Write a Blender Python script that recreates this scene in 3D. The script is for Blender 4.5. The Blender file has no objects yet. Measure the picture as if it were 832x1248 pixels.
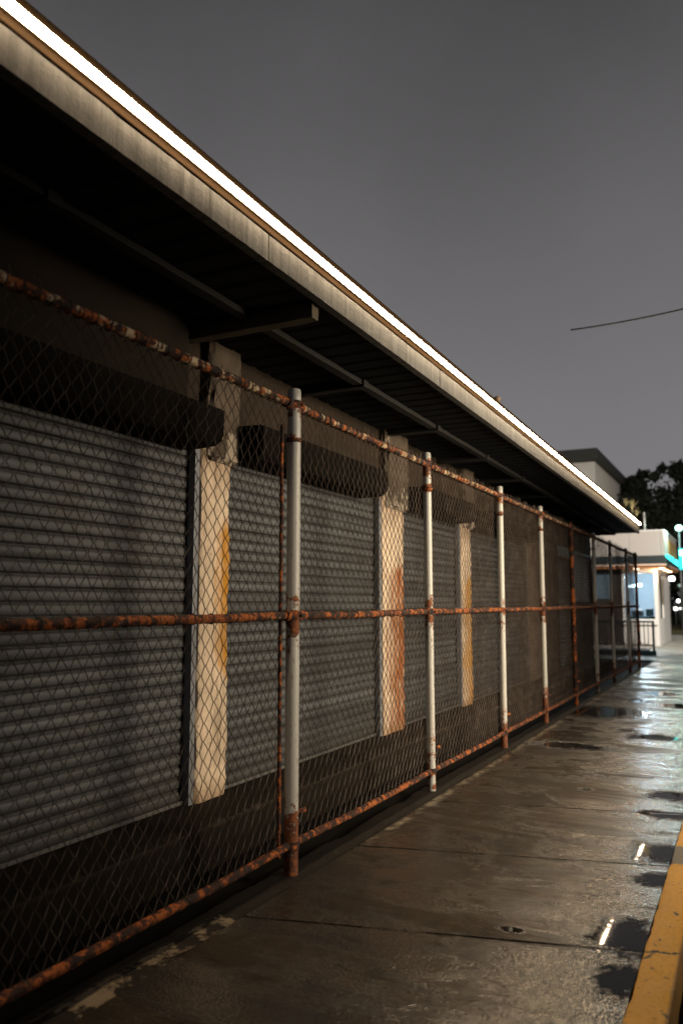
import bpy, math, random
from mathutils import Vector, Matrix, noise
R = math.radians
rnd = random.Random(7)
scene = bpy.context.scene
COL = scene.collection

# ------------------------------------------------------------------ helpers
class MB:
    """collects geometry in world coordinates; build() links it as ONE mesh object"""
    def __init__(s): s.v = []; s.f = []; s.sm = []; s.rough = False
    def quad(s, a, b, c, d, smooth=False):
        n = len(s.v); s.v += [a, b, c, d]; s.f.append((n, n+1, n+2, n+3)); s.sm.append(smooth)
    def box(s, x0, x1, y0, y1, z0, z1):
        n = len(s.v)
        s.v += [(x0,y0,z0),(x1,y0,z0),(x1,y1,z0),(x0,y1,z0),(x0,y0,z1),(x1,y0,z1),(x1,y1,z1),(x0,y1,z1)]
        for q in ((0,3,2,1),(4,5,6,7),(0,1,5,4),(1,2,6,5),(2,3,7,6),(3,0,4,7)):
            s.f.append(tuple(n+i for i in q)); s.sm.append(False)
        return s
    def rough_box(s, x0, x1, y0, y1, z0, z1, step=.05, amp=.006, freq=5., seed=0, edge=.012):
        """box as a fine grid whose surface is uneven and whose arrises are worn"""
        s.rough = True
        def n(l): return max(1, min(700, int(round(l/step))))
        nx, ny, nz = n(x1-x0), n(y1-y0), n(z1-z0)
        idx = {}
        def vert(i, j, k):
            key = (i, j, k)
            if key not in idx:
                p = Vector((x0+(x1-x0)*i/nx, y0+(y1-y0)*j/ny, z0+(z1-z0)*k/nz))
                d = noise.noise_vector(p*freq+Vector((seed, seed*2.3, 0)))*amp
                ex = (i in (0, nx)) + (j in (0, ny)) + (k in (0, nz))
                if ex >= 2:
                    c = Vector(((x0+x1)/2, (y0+y1)/2, (z0+z1)/2))
                    e = edge*(.35+1.1*abs(noise.noise(p*9+Vector((seed, 0, 3)))) + 1.6*max(0, noise.noise(p*3.1+Vector((0, seed, 5)))-.15))
                    if i in (0, nx): p.x += -e if p.x > c.x else e
                    if j in (0, ny): p.y += -e if p.y > c.y else e
                    if k in (0, nz): p.z += -e if p.z > c.z else e
                p += d
                idx[key] = len(s.v); s.v.append(tuple(p))
            return idx[key]
        def face(q): s.f.append(q); s.sm.append(True)
        for i in range(nx):
            for j in range(ny):
                face((vert(i,j,0), vert(i,j+1,0), vert(i+1,j+1,0), vert(i+1,j,0)))
                face((vert(i,j,nz), vert(i+1,j,nz), vert(i+1,j+1,nz), vert(i,j+1,nz)))
        for i in range(nx):
            for k in range(nz):
                face((vert(i,0,k), vert(i+1,0,k), vert(i+1,0,k+1), vert(i,0,k+1)))
                face((vert(i,ny,k), vert(i,ny,k+1), vert(i+1,ny,k+1), vert(i+1,ny,k)))
        for j in range(ny):
            for k in range(nz):
                face((vert(0,j,k), vert(0,j,k+1), vert(0,j+1,k+1), vert(0,j+1,k)))
                face((vert(nx,j,k), vert(nx,j+1,k), vert(nx,j+1,k+1), vert(nx,j,k+1)))
        return s
    def tube(s, pts, r, n=8, caps=True, rn=0., smooth=True, seed=0.):
        pts = [Vector(p) for p in pts]; m = len(pts); base = len(s.v)
        t0 = (pts[1]-pts[0]).normalized()
        ref = Vector((0,0,1)) if abs(t0.z) < .9 else Vector((1,0,0))
        u = t0.cross(ref).normalized()
        for i, p in enumerate(pts):
            t = (pts[min(i+1,m-1)]-pts[max(i-1,0)])
            t = t.normalized() if t.length > 1e-9 else t0
            u = (u - t*u.dot(t)).normalized(); w = t.cross(u)
            rr = r[i] if isinstance(r, (list, tuple)) else r
            for k in range(n):
                a = 2*math.pi*k/n
                d = u*math.cos(a)+w*math.sin(a)
                q = rr
                if rn: q = rr*(1+rn*noise.noise((p+d*rr)*38+Vector((seed,0,0)))+rn*.6*noise.noise((p+d*rr)*90))
                s.v.append(tuple(p+d*q))
        for i in range(m-1):
            for k in range(n):
                a = base+i*n+k; b = base+i*n+(k+1)%n
                s.f.append((a, b, b+n, a+n)); s.sm.append(smooth)
        if caps:
            s.f.append(tuple(base+k for k in range(n))[::-1]); s.sm.append(False)
            s.f.append(tuple(base+(m-1)*n+k for k in range(n))); s.sm.append(False)
        return s
    def ring(s, c, axis, R_, r, n=14, m=6):
        axis = Vector(axis).normalized(); ref = Vector((0,0,1)) if abs(axis.z) < .9 else Vector((1,0,0))
        u = axis.cross(ref).normalized(); w = axis.cross(u); base = len(s.v); c = Vector(c)
        for i in range(n):
            a = 2*math.pi*i/n; d = u*math.cos(a)+w*math.sin(a)
            for k in range(m):
                b = 2*math.pi*k/m
                s.v.append(tuple(c+d*(R_+r*math.cos(b))+axis*r*math.sin(b)))
        for i in range(n):
            for k in range(m):
                s.f.append((base+i*m+k, base+((i+1)%n)*m+k, base+((i+1)%n)*m+(k+1)%m, base+i*m+(k+1)%m)); s.sm.append(True)
        return s
    def band(s, c, axis, R_, h, th):
        """flat strap round a tube"""
        axis = Vector(axis).normalized(); ref = Vector((0,0,1)) if abs(axis.z) < .9 else Vector((1,0,0))
        u = axis.cross(ref).normalized(); w = axis.cross(u); c = Vector(c); base = len(s.v); n = 18
        prof = [(R_, -h/2), (R_+th, -h/2+.002), (R_+th, h/2-.002), (R_, h/2)]
        for i in range(n):
            a = 2*math.pi*i/n; d = u*math.cos(a)+w*math.sin(a)
            for (q, z) in prof: s.v.append(tuple(c+d*q+axis*z))
        for i in range(n):
            for k in range(3):
                s.f.append((base+i*4+k, base+((i+1)%n)*4+k, base+((i+1)%n)*4+k+1, base+i*4+k+1)); s.sm.append(False)
        return s
    def sphere(s, c, r, nu=16, nv=10, sz=1.):
        base = len(s.v); c = Vector(c)
        for j in range(nv+1):
            b = -math.pi/2+math.pi*j/nv
            for i in range(nu):
                a = 2*math.pi*i/nu
                s.v.append((c.x+r*math.cos(b)*math.cos(a), c.y+r*math.cos(b)*math.sin(a), c.z+r*sz*math.sin(b)))
        for j in range(nv):
            for i in range(nu):
                s.f.append((base+j*nu+i, base+j*nu+(i+1)%nu, base+(j+1)*nu+(i+1)%nu, base+(j+1)*nu+i)); s.sm.append(True)
        return s
    def build(s, name, m, parent=None, bevel=0., warp=None):
        off = Vector((0,0,0)); q = parent
        while q is not None: off += q.location; q = q.parent
        if warp: s.v = [warp(p) for p in s.v]
        me = bpy.data.meshes.new(name)
        me.from_pydata([(p[0]-off.x, p[1]-off.y, p[2]-off.z) for p in s.v], [], s.f)
        me.polygons.foreach_set('use_smooth', s.sm)
        me.materials.append(m); me.update()
        if s.rough: me.set_sharp_from_angle(angle=R(38))
        o = bpy.data.objects.new(name, me); COL.objects.link(o)
        if parent: o.parent = parent
        if bevel:
            b = o.modifiers.new('bevel', 'BEVEL'); b.width = bevel; b.segments = 2; b.limit_method = 'ANGLE'
        return o

def tag(o, label=None, cat=None, group=None, kind=None):
    if label: o['label'] = label
    if cat: o['category'] = cat
    if group: o['group'] = group
    if kind: o['kind'] = kind
    return o
def thing(name, loc, label, cat, group=None):
    o = bpy.data.objects.new(name, None); COL.objects.link(o); o.location = loc
    o.empty_display_size = .2
    return tag(o, label, cat, group)

# ------------------------------------------------------------------ node materials
class N:
    def __init__(s, name):
        s.m = bpy.data.materials.new(name); s.m.use_nodes = True
        s.t = s.m.node_tree; s.n = s.t.nodes; s.l = s.t.links; s.n.clear()
        s.out = s.n.new('ShaderNodeOutputMaterial')
        s.pos = s.n.new('ShaderNodeNewGeometry').outputs['Position']
    def put(s, sock, v):
        if hasattr(v, 'is_linked') or hasattr(v, 'links'): s.l.new(v, sock)
        else:
            if isinstance(v, (tuple, list)) and len(v) == 3 and sock.type == 'RGBA': v = (*v, 1)
            sock.default_value = v
    def mapping(s, scale=(1,1,1), loc=(0,0,0), rot=(0,0,0), src=None):
        k = s.n.new('ShaderNodeMapping'); s.l.new(src or s.pos, k.inputs[0])
        k.inputs['Scale'].default_value = scale; k.inputs['Location'].default_value = loc; k.inputs['Rotation'].default_value = rot
        return k.outputs[0]
    def noise(s, scale, detail=5, rough=.6, vec=None, dist=0.):
        k = s.n.new('ShaderNodeTexNoise'); s.l.new(vec or s.pos, k.inputs['Vector'])
        k.inputs['Scale'].default_value = scale; k.inputs['Detail'].default_value = detail
        k.inputs['Roughness'].default_value = rough; k.inputs['Distortion'].default_value = dist
        return k.outputs['Fac']
    def voro(s, scale, vec=None, feature='F1', out='Distance'):
        k = s.n.new('ShaderNodeTexVoronoi'); s.l.new(vec or s.pos, k.inputs['Vector']); k.feature = feature
        k.inputs['Scale'].default_value = scale
        return k.outputs[out]
    def sep(s, v=None):
        k = s.n.new('ShaderNodeSeparateXYZ'); s.l.new(v or s.pos, k.inputs[0]); return k.outputs
    def math(s, op, a, b=0., c=0., clamp=False):
        k = s.n.new('ShaderNodeMath'); k.operation = op; k.use_clamp = clamp
        s.put(k.inputs[0], a); s.put(k.inputs[1], b); s.put(k.inputs[2], c); return k.outputs[0]
    def ss(s, x, a, b, lo=0., hi=1.):
        k = s.n.new('ShaderNodeMapRange'); k.interpolation_type = 'SMOOTHSTEP'
        s.put(k.inputs[0], x); k.inputs[1].default_value = a; k.inputs[2].default_value = b
        k.inputs[3].default_value = lo; k.inputs[4].default_value = hi; return k.outputs[0]
    def mix(s, f, a, b):
        k = s.n.new('ShaderNodeMix'); k.data_type = 'RGBA'; s.put(k.inputs[0], f); s.put(k.inputs[6], a); s.put(k.inputs[7], b)
        return k.outputs[2]
    def ramp(s, f, stops):
        k = s.n.new('ShaderNodeValToRGB'); s.l.new(f, k.inputs[0]); e = k.color_ramp.elements
        while len(e) < len(stops): e.new(.5)
        for i, (p, c) in enumerate(stops): e[i].position = p; e[i].color = (*c, 1)
        return k.outputs[0]
    def bump(s, h, strength=.3, dist=.01, nrm=None):
        k = s.n.new('ShaderNodeBump'); s.l.new(h, k.inputs['Height']); s.put(k.inputs['Strength'], strength)
        k.inputs['Distance'].default_value = dist
        if nrm: s.l.new(nrm, k.inputs['Normal'])
        return k.outputs[0]
    def pbr(s, col, rough=.6, metal=0., nrm=None, spec=.5, coat=None):
        k = s.n.new('ShaderNodeBsdfPrincipled')
        s.put(k.inputs['Base Color'], col); s.put(k.inputs['Roughness'], rough); s.put(k.inputs['Metallic'], metal)
        s.put(k.inputs['Specular IOR Level'], spec)
        if nrm: s.l.new(nrm, k.inputs['Normal'])
        s.l.new(k.outputs[0], s.out.inputs[0]); return s.m
    def emit(s, col, st):
        k = s.n.new('ShaderNodeEmission'); s.put(k.inputs[0], col); k.inputs[1].default_value = st
        s.l.new(k.outputs[0], s.out.inputs[0]); return s.m

RUST = [(.28,(.012,.006,.004)), (.44,(.05,.015,.006)), (.54,(.15,.042,.009)), (.63,(.28,.09,.017)), (.75,(.05,.016,.007))]

RUST2 = [(.22,(.009,.005,.0035)), (.44,(.030,.010,.005)), (.55,(.13,.032,.007)), (.65,(.36,.098,.014)), (.74,(.13,.034,.007)), (.88,(.020,.008,.005))]

def mat_rust(name, flake=.56, scale=1.):
    k = N(name)
    n1 = k.noise(17*scale, 5, .65); n2 = k.noise(60*scale, 3, .6); n3 = k.noise(9*scale, 6, .75, k.mapping((1,1,1),(3.1,7.7,1)))
    n1 = k.ss(n1, .22, .80)
    c = k.ramp(k.math('ADD', k.math('MULTIPLY', n1, .75), k.math('MULTIPLY', n2, .25)), RUST2)
    fm = k.ss(n3, flake, flake+.05)
    c = k.mix(fm, c, k.mix(k.noise(40,3), (.36,.22,.09), (.55,.46,.33)))
    return k.pbr(c, k.math('SUBTRACT', .85, k.math('MULTIPLY', fm, .3)), 0, k.bump(k.math('ADD', n2, k.math('MULTIPLY', fm, .5)), .7, .006), .4)

def mat_post(name):
    k = N(name); z = k.sep()[2]
    n1 = k.noise(16, 6, .75); n2 = k.noise(60, 4, .6)
    base = k.mix(k.noise(5, 6, .7, k.mapping((6,6,.7))), (.44,.43,.395), (.29,.285,.26))
    base = k.mix(k.ss(k.noise(30, 5, .7, k.mapping((3,3,.5))), .58, .68), base, (.16,.12,.08))
    rust = k.ramp(k.math('ADD', k.math('MULTIPLY', n1, .6), k.math('MULTIPLY', n2, .4)), RUST)
    def near(z0, w): return k.ss(k.math('ABSOLUTE', k.math('SUBTRACT', z, z0)), w, 0.)
    m = k.math('ADD', near(1.40, .30), near(2.62, .13)); m = k.math('ADD', m, near(2.46, .06))
    m = k.math('ADD', m, k.ss(z, .62, .12)); m = k.math('MULTIPLY', m, k.ss(k.noise(.8, 2, .5, k.mapping((1,1,.9),(3,.37,1.7))), .30, .62, .16, .36))
    m = k.math('ADD', m, k.math('MULTIPLY', k.math('SUBTRACT', k.noise(9, 5, .7, k.mapping((4,4,.35))), .5), .22))
    rm = k.ss(k.math('ADD', n1, m), .665, .70)
    return k.pbr(k.mix(rm, base, rust), k.math('ADD', .45, k.math('MULTIPLY', rm, .4)), 0, k.bump(k.math('ADD', n2, rm), .4, .004), .5)

def mat_wire():
    k = N('rusty_wire'); n = k.noise(9, 5, .7)
    return k.pbr(k.ramp(n, [(.3,(.018,.012,.009)), (.5,(.058,.037,.025)), (.68,(.12,.10,.083))]), .6, .2, None, .5)

def mat_concrete(name, a, b, stain=(.03,.022,.015), st=(.55,.72), rough=.85, stretch=(1,1,1), bumpd=.006, sscale=1.3):
    k = N(name)
    n1 = k.noise(3.1, 7, .65, k.mapping(stretch)); n2 = k.noise(45, 5, .7); n3 = k.noise(sscale, 8, .7, k.mapping(stretch, (5,3,8)))
    c = k.mix(k.ss(n1, .3, .7), a, b)
    c = k.mix(k.math('MULTIPLY', k.ss(n2, .45, .75), .35), c, stain)
    c = k.mix(k.math('MULTIPLY', k.ss(n3, *st), .85), c, stain)
    return k.pbr(c, rough, 0, k.bump(k.math('ADD', n2, k.math('MULTIPLY', n1, .8)), .5, bumpd), .1)

def mat_plain(name, col, rough=.6, metal=0., var=.25, scale=6, spec=.5):
    k = N(name); n = k.noise(scale, 6, .65)
    c = k.mix(n, tuple(x*(1-var) for x in col), tuple(min(1, x*(1+var)) for x in col))
    return k.pbr(c, rough, metal, k.bump(k.noise(scale*12, 4), .15, .003), spec)

def mat_glow(name, col, st): return N(name).emit(col, st)

M = {}
M['rail'] = mat_rust('rusty_rail_paint', .525)
M['rail_mid'] = mat_rust('rusty_middle_rail', .63)
M['rail_dark'] = mat_rust('rusty_iron', .72)
M['post'] = mat_post('weathered_post_paint')
M['post_rust'] = mat_rust('rusted_post', .64, .6)
M['wire'] = mat_wire()
M['fascia'] = mat_concrete('stained_fascia', (.115,.115,.112), (.070,.069,.066), (.024,.021,.018), (.56,.75), .8, (1,9,.35))
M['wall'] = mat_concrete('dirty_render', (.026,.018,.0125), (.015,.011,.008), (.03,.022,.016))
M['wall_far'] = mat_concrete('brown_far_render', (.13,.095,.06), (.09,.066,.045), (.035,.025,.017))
def mat_lintel():
    k = N('chipped_lintel_render'); x, y, z = k.sep(); n1 = k.noise(4, 7, .65); n2 = k.noise(45, 5, .7); n3 = k.noise(5.5, 7, .75, k.mapping((1,1.6,.8),(2,5,1)))
    c = k.mix(k.ss(n1, .3, .7), (.078,.056,.039), (.045,.033,.023))
    c = k.mix(k.math('MULTIPLY', k.ss(n2, .5, .72), .5), c, (.025,.018,.013))
    m = k.math('ADD', n3, k.ss(z, 2.95, 2.45, 0., .16))
    c = k.mix(k.math('MULTIPLY', k.ss(m, .64, .69), .8), c, (.36,.30,.235))
    return k.pbr(c, .85, 0, k.bump(k.math('ADD', n2, k.math('MULTIPLY', m, 2.)), .5, .008), .3)
M['pale_far'] = mat_concrete('pale_brown_far_pillar', (.34,.26,.18), (.24,.18,.12), (.06,.04,.025))
M['lintel'] = mat_lintel()
M['bulk'] = mat_concrete('dark_brown_bulkhead', (.015,.0105,.0075), (.009,.007,.005), (.008,.006,.005))  # very dark brown base colour
def mat_plinth():
    k = N('grimy_plinth'); x, y, z = k.sep(); n = k.noise(4, 7, .7); f = k.noise(45, 5, .7)
    c = k.mix(n, (.015,.012,.009), (.006,.0048,.0036)); c = k.mix(k.math('MULTIPLY', k.ss(f, .5, .7), .5), c, (.008,.006,.004))
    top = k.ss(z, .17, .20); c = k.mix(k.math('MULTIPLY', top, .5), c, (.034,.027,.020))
    e = k.math('MULTIPLY', k.ss(k.math('ADD', x, k.math('MULTIPLY', n, .05)), -2.91, -2.88), k.ss(k.math('ADD', z, k.math('MULTIPLY', n, .05)), .19, .215))
    e = k.math('MULTIPLY', e, k.ss(k.noise(2.6, 8, .75), .55, .66))
    c = k.mix(k.math('MULTIPLY', e, .6), c, (.13,.105,.08))
    return k.pbr(c, .85, 0, k.bump(k.math('ADD', f, n), .6, .01), .06)
M['plinth'] = mat_plinth()
M['soffit'] = mat_plain('dark_soffit_metal', (.013,.0145,.017), .85, .0, .5, 6, .1)
M['beam'] = mat_plain('dark_timber_beam', (.004,.0035,.003), .85, 0, .4)
M['beam_pale'] = mat_plain('old_timber_beam', (.075,.058,.038), .8, 0, .5)
M['roofing'] = mat_plain('roof_felt', (.012,.011,.010), .95, 0, .3, 6, .0)
M['trim'] = mat_plain('brown_metal_trim', (.013,.0085,.005), .95, .0, .3, 6, .0)
M['hood'] = mat_plain('black_shutter_hood', (.006,.005,.004), .95, 0, .4, 6, .05)
M['guide'] = mat_plain('grey_guide_rail', (.15,.158,.175), .5, .3, .4)
M['bar'] = mat_plain('dull_bottom_bar', (.06,.058,.055), .7, 0, .4)
M['stub'] = mat_plain('brown_stub', (.16,.10,.06), .7)
M['tube'] = mat_glow('warm_white_tube', (1,.75,.48), 78)

def mat_pillar(name, y_rust, w, side, hue, zc_, zw):
    k = N(name); x, y, z = k.sep()
    n1 = k.noise(4, 6, .65); n2 = k.noise(50, 4, .65)
    c = k.mix(k.ss(n1, .3, .7), (.60,.47,.345), (.45,.355,.26))
    c = k.mix(k.math('MULTIPLY', k.ss(n2, .5, .8), .4), c, (.28,.18,.10))
    n3 = k.noise(2.6, 7, .75, k.mapping((1,3,.8), (side,0,side*3)))
    m = k.math('ADD', k.math('DIVIDE', k.math('SUBTRACT', y, y_rust-w), w), k.math('MULTIPLY', k.math('SUBTRACT', n3, .5), 2.2))
    m = k.math('SUBTRACT', m, k.ss(k.math('ABSOLUTE', k.math('SUBTRACT', z, zc_)), zw, zw+.35, 0., 1.6))
    rm = k.math('MULTIPLY', k.ss(m, -.15, .55), k.ss(k.noise(14, 6, .75, k.mapping((1,1,.25))), .30, .58, .35, 1.))
    grime = k.noise(3.5, 7, .75, k.mapping((1,2.2,.45),(side*2,1,4)))
    c = k.mix(k.math('MULTIPLY', k.ss(grime, .46, .70), .75), c, (.13,.085,.052))
    c = k.mix(k.math('MULTIPLY', k.ss(k.noise(22, 6, .75), .60, .66), .7), c, (.11,.085,.065))
    c = k.mix(rm, c, k.mix(k.noise(11, 5, .7), hue, tuple(q*.5 for q in hue)))
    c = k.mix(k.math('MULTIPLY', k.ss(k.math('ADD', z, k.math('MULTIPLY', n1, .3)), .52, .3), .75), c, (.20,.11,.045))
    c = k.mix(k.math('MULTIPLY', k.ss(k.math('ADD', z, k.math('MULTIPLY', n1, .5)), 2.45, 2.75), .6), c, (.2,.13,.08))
    return k.pbr(c, .85, 0, k.bump(k.math('ADD', n2, n1), .5, .006), .3)

def mat_shutter():
    k = N('grey_shutter_steel'); x, y, z = k.sep()
    row = k.noise(1., 2, .5, k.mapping((.4,.25,13.3)))
    n1 = k.noise(2.2, 7, .7); n2 = k.noise(60, 4, .6); n3 = k.noise(7, 7, .75, k.mapping((1,1,.35)))
    c = k.mix(k.ss(row, .3, .7), (.042,.044,.046), (.088,.092,.097))
    c = k.mix(k.math('MULTIPLY', k.ss(n1, .48, .72), .55), c, (.046,.040,.033))
    c = k.mix(k.math('MULTIPLY', k.ss(n3, .60, .72), .6), c, (.035,.025,.018))
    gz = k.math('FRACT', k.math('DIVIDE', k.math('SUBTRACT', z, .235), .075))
    c = k.mix(k.math('MULTIPLY', k.ss(k.math('ADD', gz, k.math('MULTIPLY', k.math('SUBTRACT', n3, .5), .25)), .70, .80), .5), c, (.014,.012,.010))  # shade of the slat grooves mixed into the colour
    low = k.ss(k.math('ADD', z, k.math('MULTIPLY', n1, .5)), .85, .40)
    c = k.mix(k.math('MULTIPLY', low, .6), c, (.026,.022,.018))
    return k.pbr(c, k.math('ADD', .36, k.math('MULTIPLY', n3, .35)), .35, k.bump(n2, .25, .002), .5)
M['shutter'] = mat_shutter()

# ---- wet pavement: joints, damp stains, puddles (smooth water film) and coarse aggregate
def mat_pavement():
    k = N('wet_concrete_paving'); x, y, z = k.sep()
    def puddle(cx, cy, rx, ry):
        dx = k.math('DIVIDE', k.math('SUBTRACT', x, cx), rx); dy = k.math('DIVIDE', k.math('SUBTRACT', y, cy), ry)
        return k.math('SQRT', k.math('ADD', k.math('MULTIPLY', dx, dx), k.math('MULTIPLY', dy, dy)))
    pl = [(-.56,3.97,.15,.24), (-.54,3.53,.10,.15), (-.56,5.36,.16,.22), (-.53,4.84,.10,.13), (-.60,6.3,.18,.14), (-.60,6.95,.2,.2),
          (-1.75,8.85,.42,.20), (-1.98,11.75,.62,.62), (-1.06,3.83,.05,.03), (-1.0,9.8,.3,.25), (-1.25,6.87,.045,.05),
          (-1.35,14.5,.3,.3), (-1.0,12.9,.3,.3), (-1.62,13.3,.11,.2), (-1.35,10.2,.1,.12)]
    d = None
    for q in pl:
        e = puddle(*q); d = e if d is None else k.math('MINIMUM', d, e)
    nb = k.noise(7.5, 8, .75); nf = k.noise(48, 5, .75)
    dd = k.math('ADD', d, k.math('ADD', k.math('MULTIPLY', k.math('SUBTRACT', nb, .5), 2.6), k.math('MULTIPLY', k.math('SUBTRACT', nf, .5), 2.2)))
    pud = k.ss(dd, 1.0, .84); damp = k.ss(dd, 1.75, 1.0)
    # damp areas
    big = k.noise(1.15, 7, .68, k.mapping((1,.75,1),(2.2,.4,0), (0,0,.25)), .4)
    streak = k.noise(.9, 6, .65, k.mapping((.45,2.2,1),(7,1.3,0), (0,0,-.24)), .5)
    wet = k.ss(k.math('ADD', k.math('MULTIPLY', big, .5), k.math('MULTIPLY', streak, .5)), .46, .55)
    fine = k.noise(42, 5, .75); grain = k.noise(130, 3, .7); mid = k.noise(11, 7, .72)
    agg = k.voro(85)
    c = k.mix(k.ss(mid, .3, .7), (.068,.044,.021), (.017,.011,.006))
    c = k.mix(k.math('MULTIPLY', k.ss(fine, .46, .66), .7), c, (.018,.014,.010))
    c = k.mix(k.math('MULTIPLY', k.ss(grain, .58, .70), .6), c, (.24,.19,.13))
    wet = k.math('MAXIMUM', wet, damp)
    blot = k.ss(k.noise(1.7, 7, .68, k.mapping((.8,1.5,1),(9,2,0)), .3), .47, .56)
    c = k.mix(k.math('MULTIPLY', blot, .85), c, (.010,.007,.0045))
    c = k.mix(k.math('MULTIPLY', wet, .8), c, (.010,.0075,.005))
    # darker towards the fence foot, then chewing gum spots
    c = k.mix(k.math('MULTIPLY', k.ss(k.math('ADD', x, k.math('MULTIPLY', mid, .5)), -.75, -1.8), .7), c, (.016,.012,.008))
    gum = k.ss(k.math('ADD', k.voro(1.7, None), k.math('MULTIPLY', k.math('SUBTRACT', mid, .5), .05)), .030, .018)
    c = k.mix(gum, c, (.02,.016,.012))
    # pale worn concrete arris beside the fence
    pale = k.math('MULTIPLY', k.ss(k.math('ADD', k.math('ABSOLUTE', k.math('ADD', x, 2.21)), k.math('MULTIPLY', mid, .16)), .14, .07), k.ss(k.math('ADD', y, mid), 4.9, 5.7))
    c = k.mix(k.math('MULTIPLY', pale, k.ss(k.noise(7, 7, .75), .42, .6, 0., .6)), c, (.34,.29,.21))
    # slab joints, slightly skew to the kerb
    j = k.math('ADD', k.math('SUBTRACT', y, k.math('MULTIPLY', x, .25)), -3.965)
    j = k.math('ADD', j, k.math('MULTIPLY', k.math('SUBTRACT', nb, .5), .02))
    jd = k.math('ABSOLUTE', k.math('SUBTRACT', k.math('MULTIPLY', k.math('FRACT', k.math('ADD', k.math('DIVIDE', j, 1.27), .5)), 1.27), .635))
    joint = k.math('MULTIPLY', k.ss(jd, .014, .006), k.ss(k.noise(3.1, 5, .7), .36, .55, .35, 1.))
    c = k.mix(joint, c, (.009,.007,.005))
    c = k.mix(pud, c, (.010,.009,.008))
    film = k.math('MAXIMUM', wet, k.ss(k.math('ADD', x, k.math('MULTIPLY', k.math('SUBTRACT', streak, .5), 2.4)), -1.45, -.70))
    r = k.math('SUBTRACT', .52, k.math('MULTIPLY', film, .32))
    r = k.math('ADD', r, k.math('MULTIPLY', k.math('SUBTRACT', fine, .5), .22))
    k2 = k.n.new('ShaderNodeMix'); k.put(k2.inputs[0], pud); k.put(k2.inputs[2], r); k2.inputs[3].default_value = .03
    r = k2.outputs[0]
    h = k.math('ADD', k.math('MULTIPLY', k.noise(60, 2, .55), .75), k.math('MULTIPLY', agg, .40))
    h = k.math('ADD', h, k.math('MULTIPLY', k.noise(7, 2, .5), 1.6))
    h = k.math('ADD', h, k.math('MULTIPLY', k.noise(2.6, 2, .5, k.mapping((.55,1.6,1),(3,1,0),(0,0,.2))), 5.))
    dry = k.math('SUBTRACT', 1., pud)
    h = k.math('SUBTRACT', k.math('MULTIPLY', h, dry), k.math('MULTIPLY', joint, 2.2))
    b = k.bump(h, 1., .0034)
    k3 = k.n.new('ShaderNodeMix'); k.put(k3.inputs[0], pud); k.put(k3.inputs[2], k.math('MULTIPLY', k.math('ADD', .16, k.math('MULTIPLY', film, .84)), k.math('SUBTRACT', 1., joint))); k3.inputs[3].default_value = .25
    return k.pbr(c, r, 0, b, k3.outputs[0])
M['pavement'] = mat_pavement()

def mat_apron():
    k = N('pale_concrete_apron'); n = k.noise(1.2, 7, .7); f = k.noise(60, 4)
    c = k.mix(k.ss(n, .35, .65), (.36,.345,.31), (.24,.23,.21))
    return k.pbr(c, k.ss(n, .3, .7, .35, .7), 0, k.bump(f, .4, .005), .5)
M['apron'] = mat_apron()

def mat_footing():
    k = N('fence_footing_concrete'); x, y, z = k.sep()
    n = k.noise(6, 7, .75); f = k.noise(50, 4)
    c = k.mix(n, (.020,.016,.012), (.010,.008,.006))
    inx = k.ss(k.math('ABSOLUTE', k.math('ADD', x, 2.315)), .085, .055); iny = k.ss(k.math('ABSOLUTE', k.math('SUBTRACT', y, 2.85)), .62, .48)
    worn = k.ss(k.math('ADD', k.math('MULTIPLY', k.math('MULTIPLY', inx, iny), .17), k.noise(4.5, 8, .78)), .655, .72)
    c = k.mix(worn, c, (.20,.155,.105))
    return k.pbr(c, .7, 0, k.bump(k.math('ADD', f, n), .5, .008), .15)
M['footing'] = mat_footing()
M['dirt'] = mat_concrete('black_dirt', (.010,.008,.006), (.006,.005,.004), (.003,.0025,.002), (.5,.7), .8)

def mat_kerb():
    k = N('yellow_kerb_paint'); x, y, z = k.sep()
    n = k.noise(9, 7, .72); f = k.noise(60, 5, .7); b = k.noise(2.2, 6, .7, k.mapping((3,1,1)))
    c = k.mix(b, (.74,.38,.012), (.50,.24,.010))
    c = k.mix(k.math('MULTIPLY', k.ss(f, .52, .72), .45), c, (.20,.09,.015))
    spots = k.ss(k.noise(17, 5, .65, k.mapping((1,.6,1))), .60, .68)
    c = k.mix(spots, c, (.03,.02,.012))
    gap = k.math('MULTIPLY', k.ss(k.math('ADD', y, k.math('MULTIPLY', n, .12)), 5.20, 5.23), k.ss(k.math('ADD', y, k.math('MULTIPLY', n, .12)), 5.60, 5.57))
    gap = k.math('MAXIMUM', gap, k.ss(k.noise(3.1, 7, .75, k.mapping((2,1,1),(4,4,2))), .66, .70))
    c = k.mix(gap, c, (.15,.125,.09))
    face = k.ss(k.math('ADD', x, k.math('MULTIPLY', n, .02)), -.338, -.325)
    c = k.mix(k.math('MULTIPLY', face, .7), c, (.12,.06,.02))
    crack = k.ss(k.math('ABSOLUTE', k.math('ADD', k.math('SUBTRACT', y, k.math('MULTIPLY', x, .3)), k.math('ADD', -3.98-.0, k.math('MULTIPLY', k.math('SUBTRACT', n, .5), .10)))), .010, .003)
    c = k.mix(crack, c, (.02,.014,.008))
    return k.pbr(c, k.math('ADD', .35, k.math('MULTIPLY', f, .4)), 0, k.bump(k.math('SUBTRACT', k.math('ADD', f, n), k.math('MULTIPLY', crack, 3.)), .5, .005), .5)
M['kerb'] = mat_kerb()
def mat_asphalt():
    k = N('asphalt'); n = k.noise(2, 7, .7); f = k.noise(150, 4, .7)
    c = k.mix(k.math('MULTIPLY', n, f), (.02,.02,.02), (.09,.085,.08))
    return k.pbr(c, k.ss(n, .3, .7, .3, .7), 0, k.bump(f, .8, .006), .5)
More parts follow.
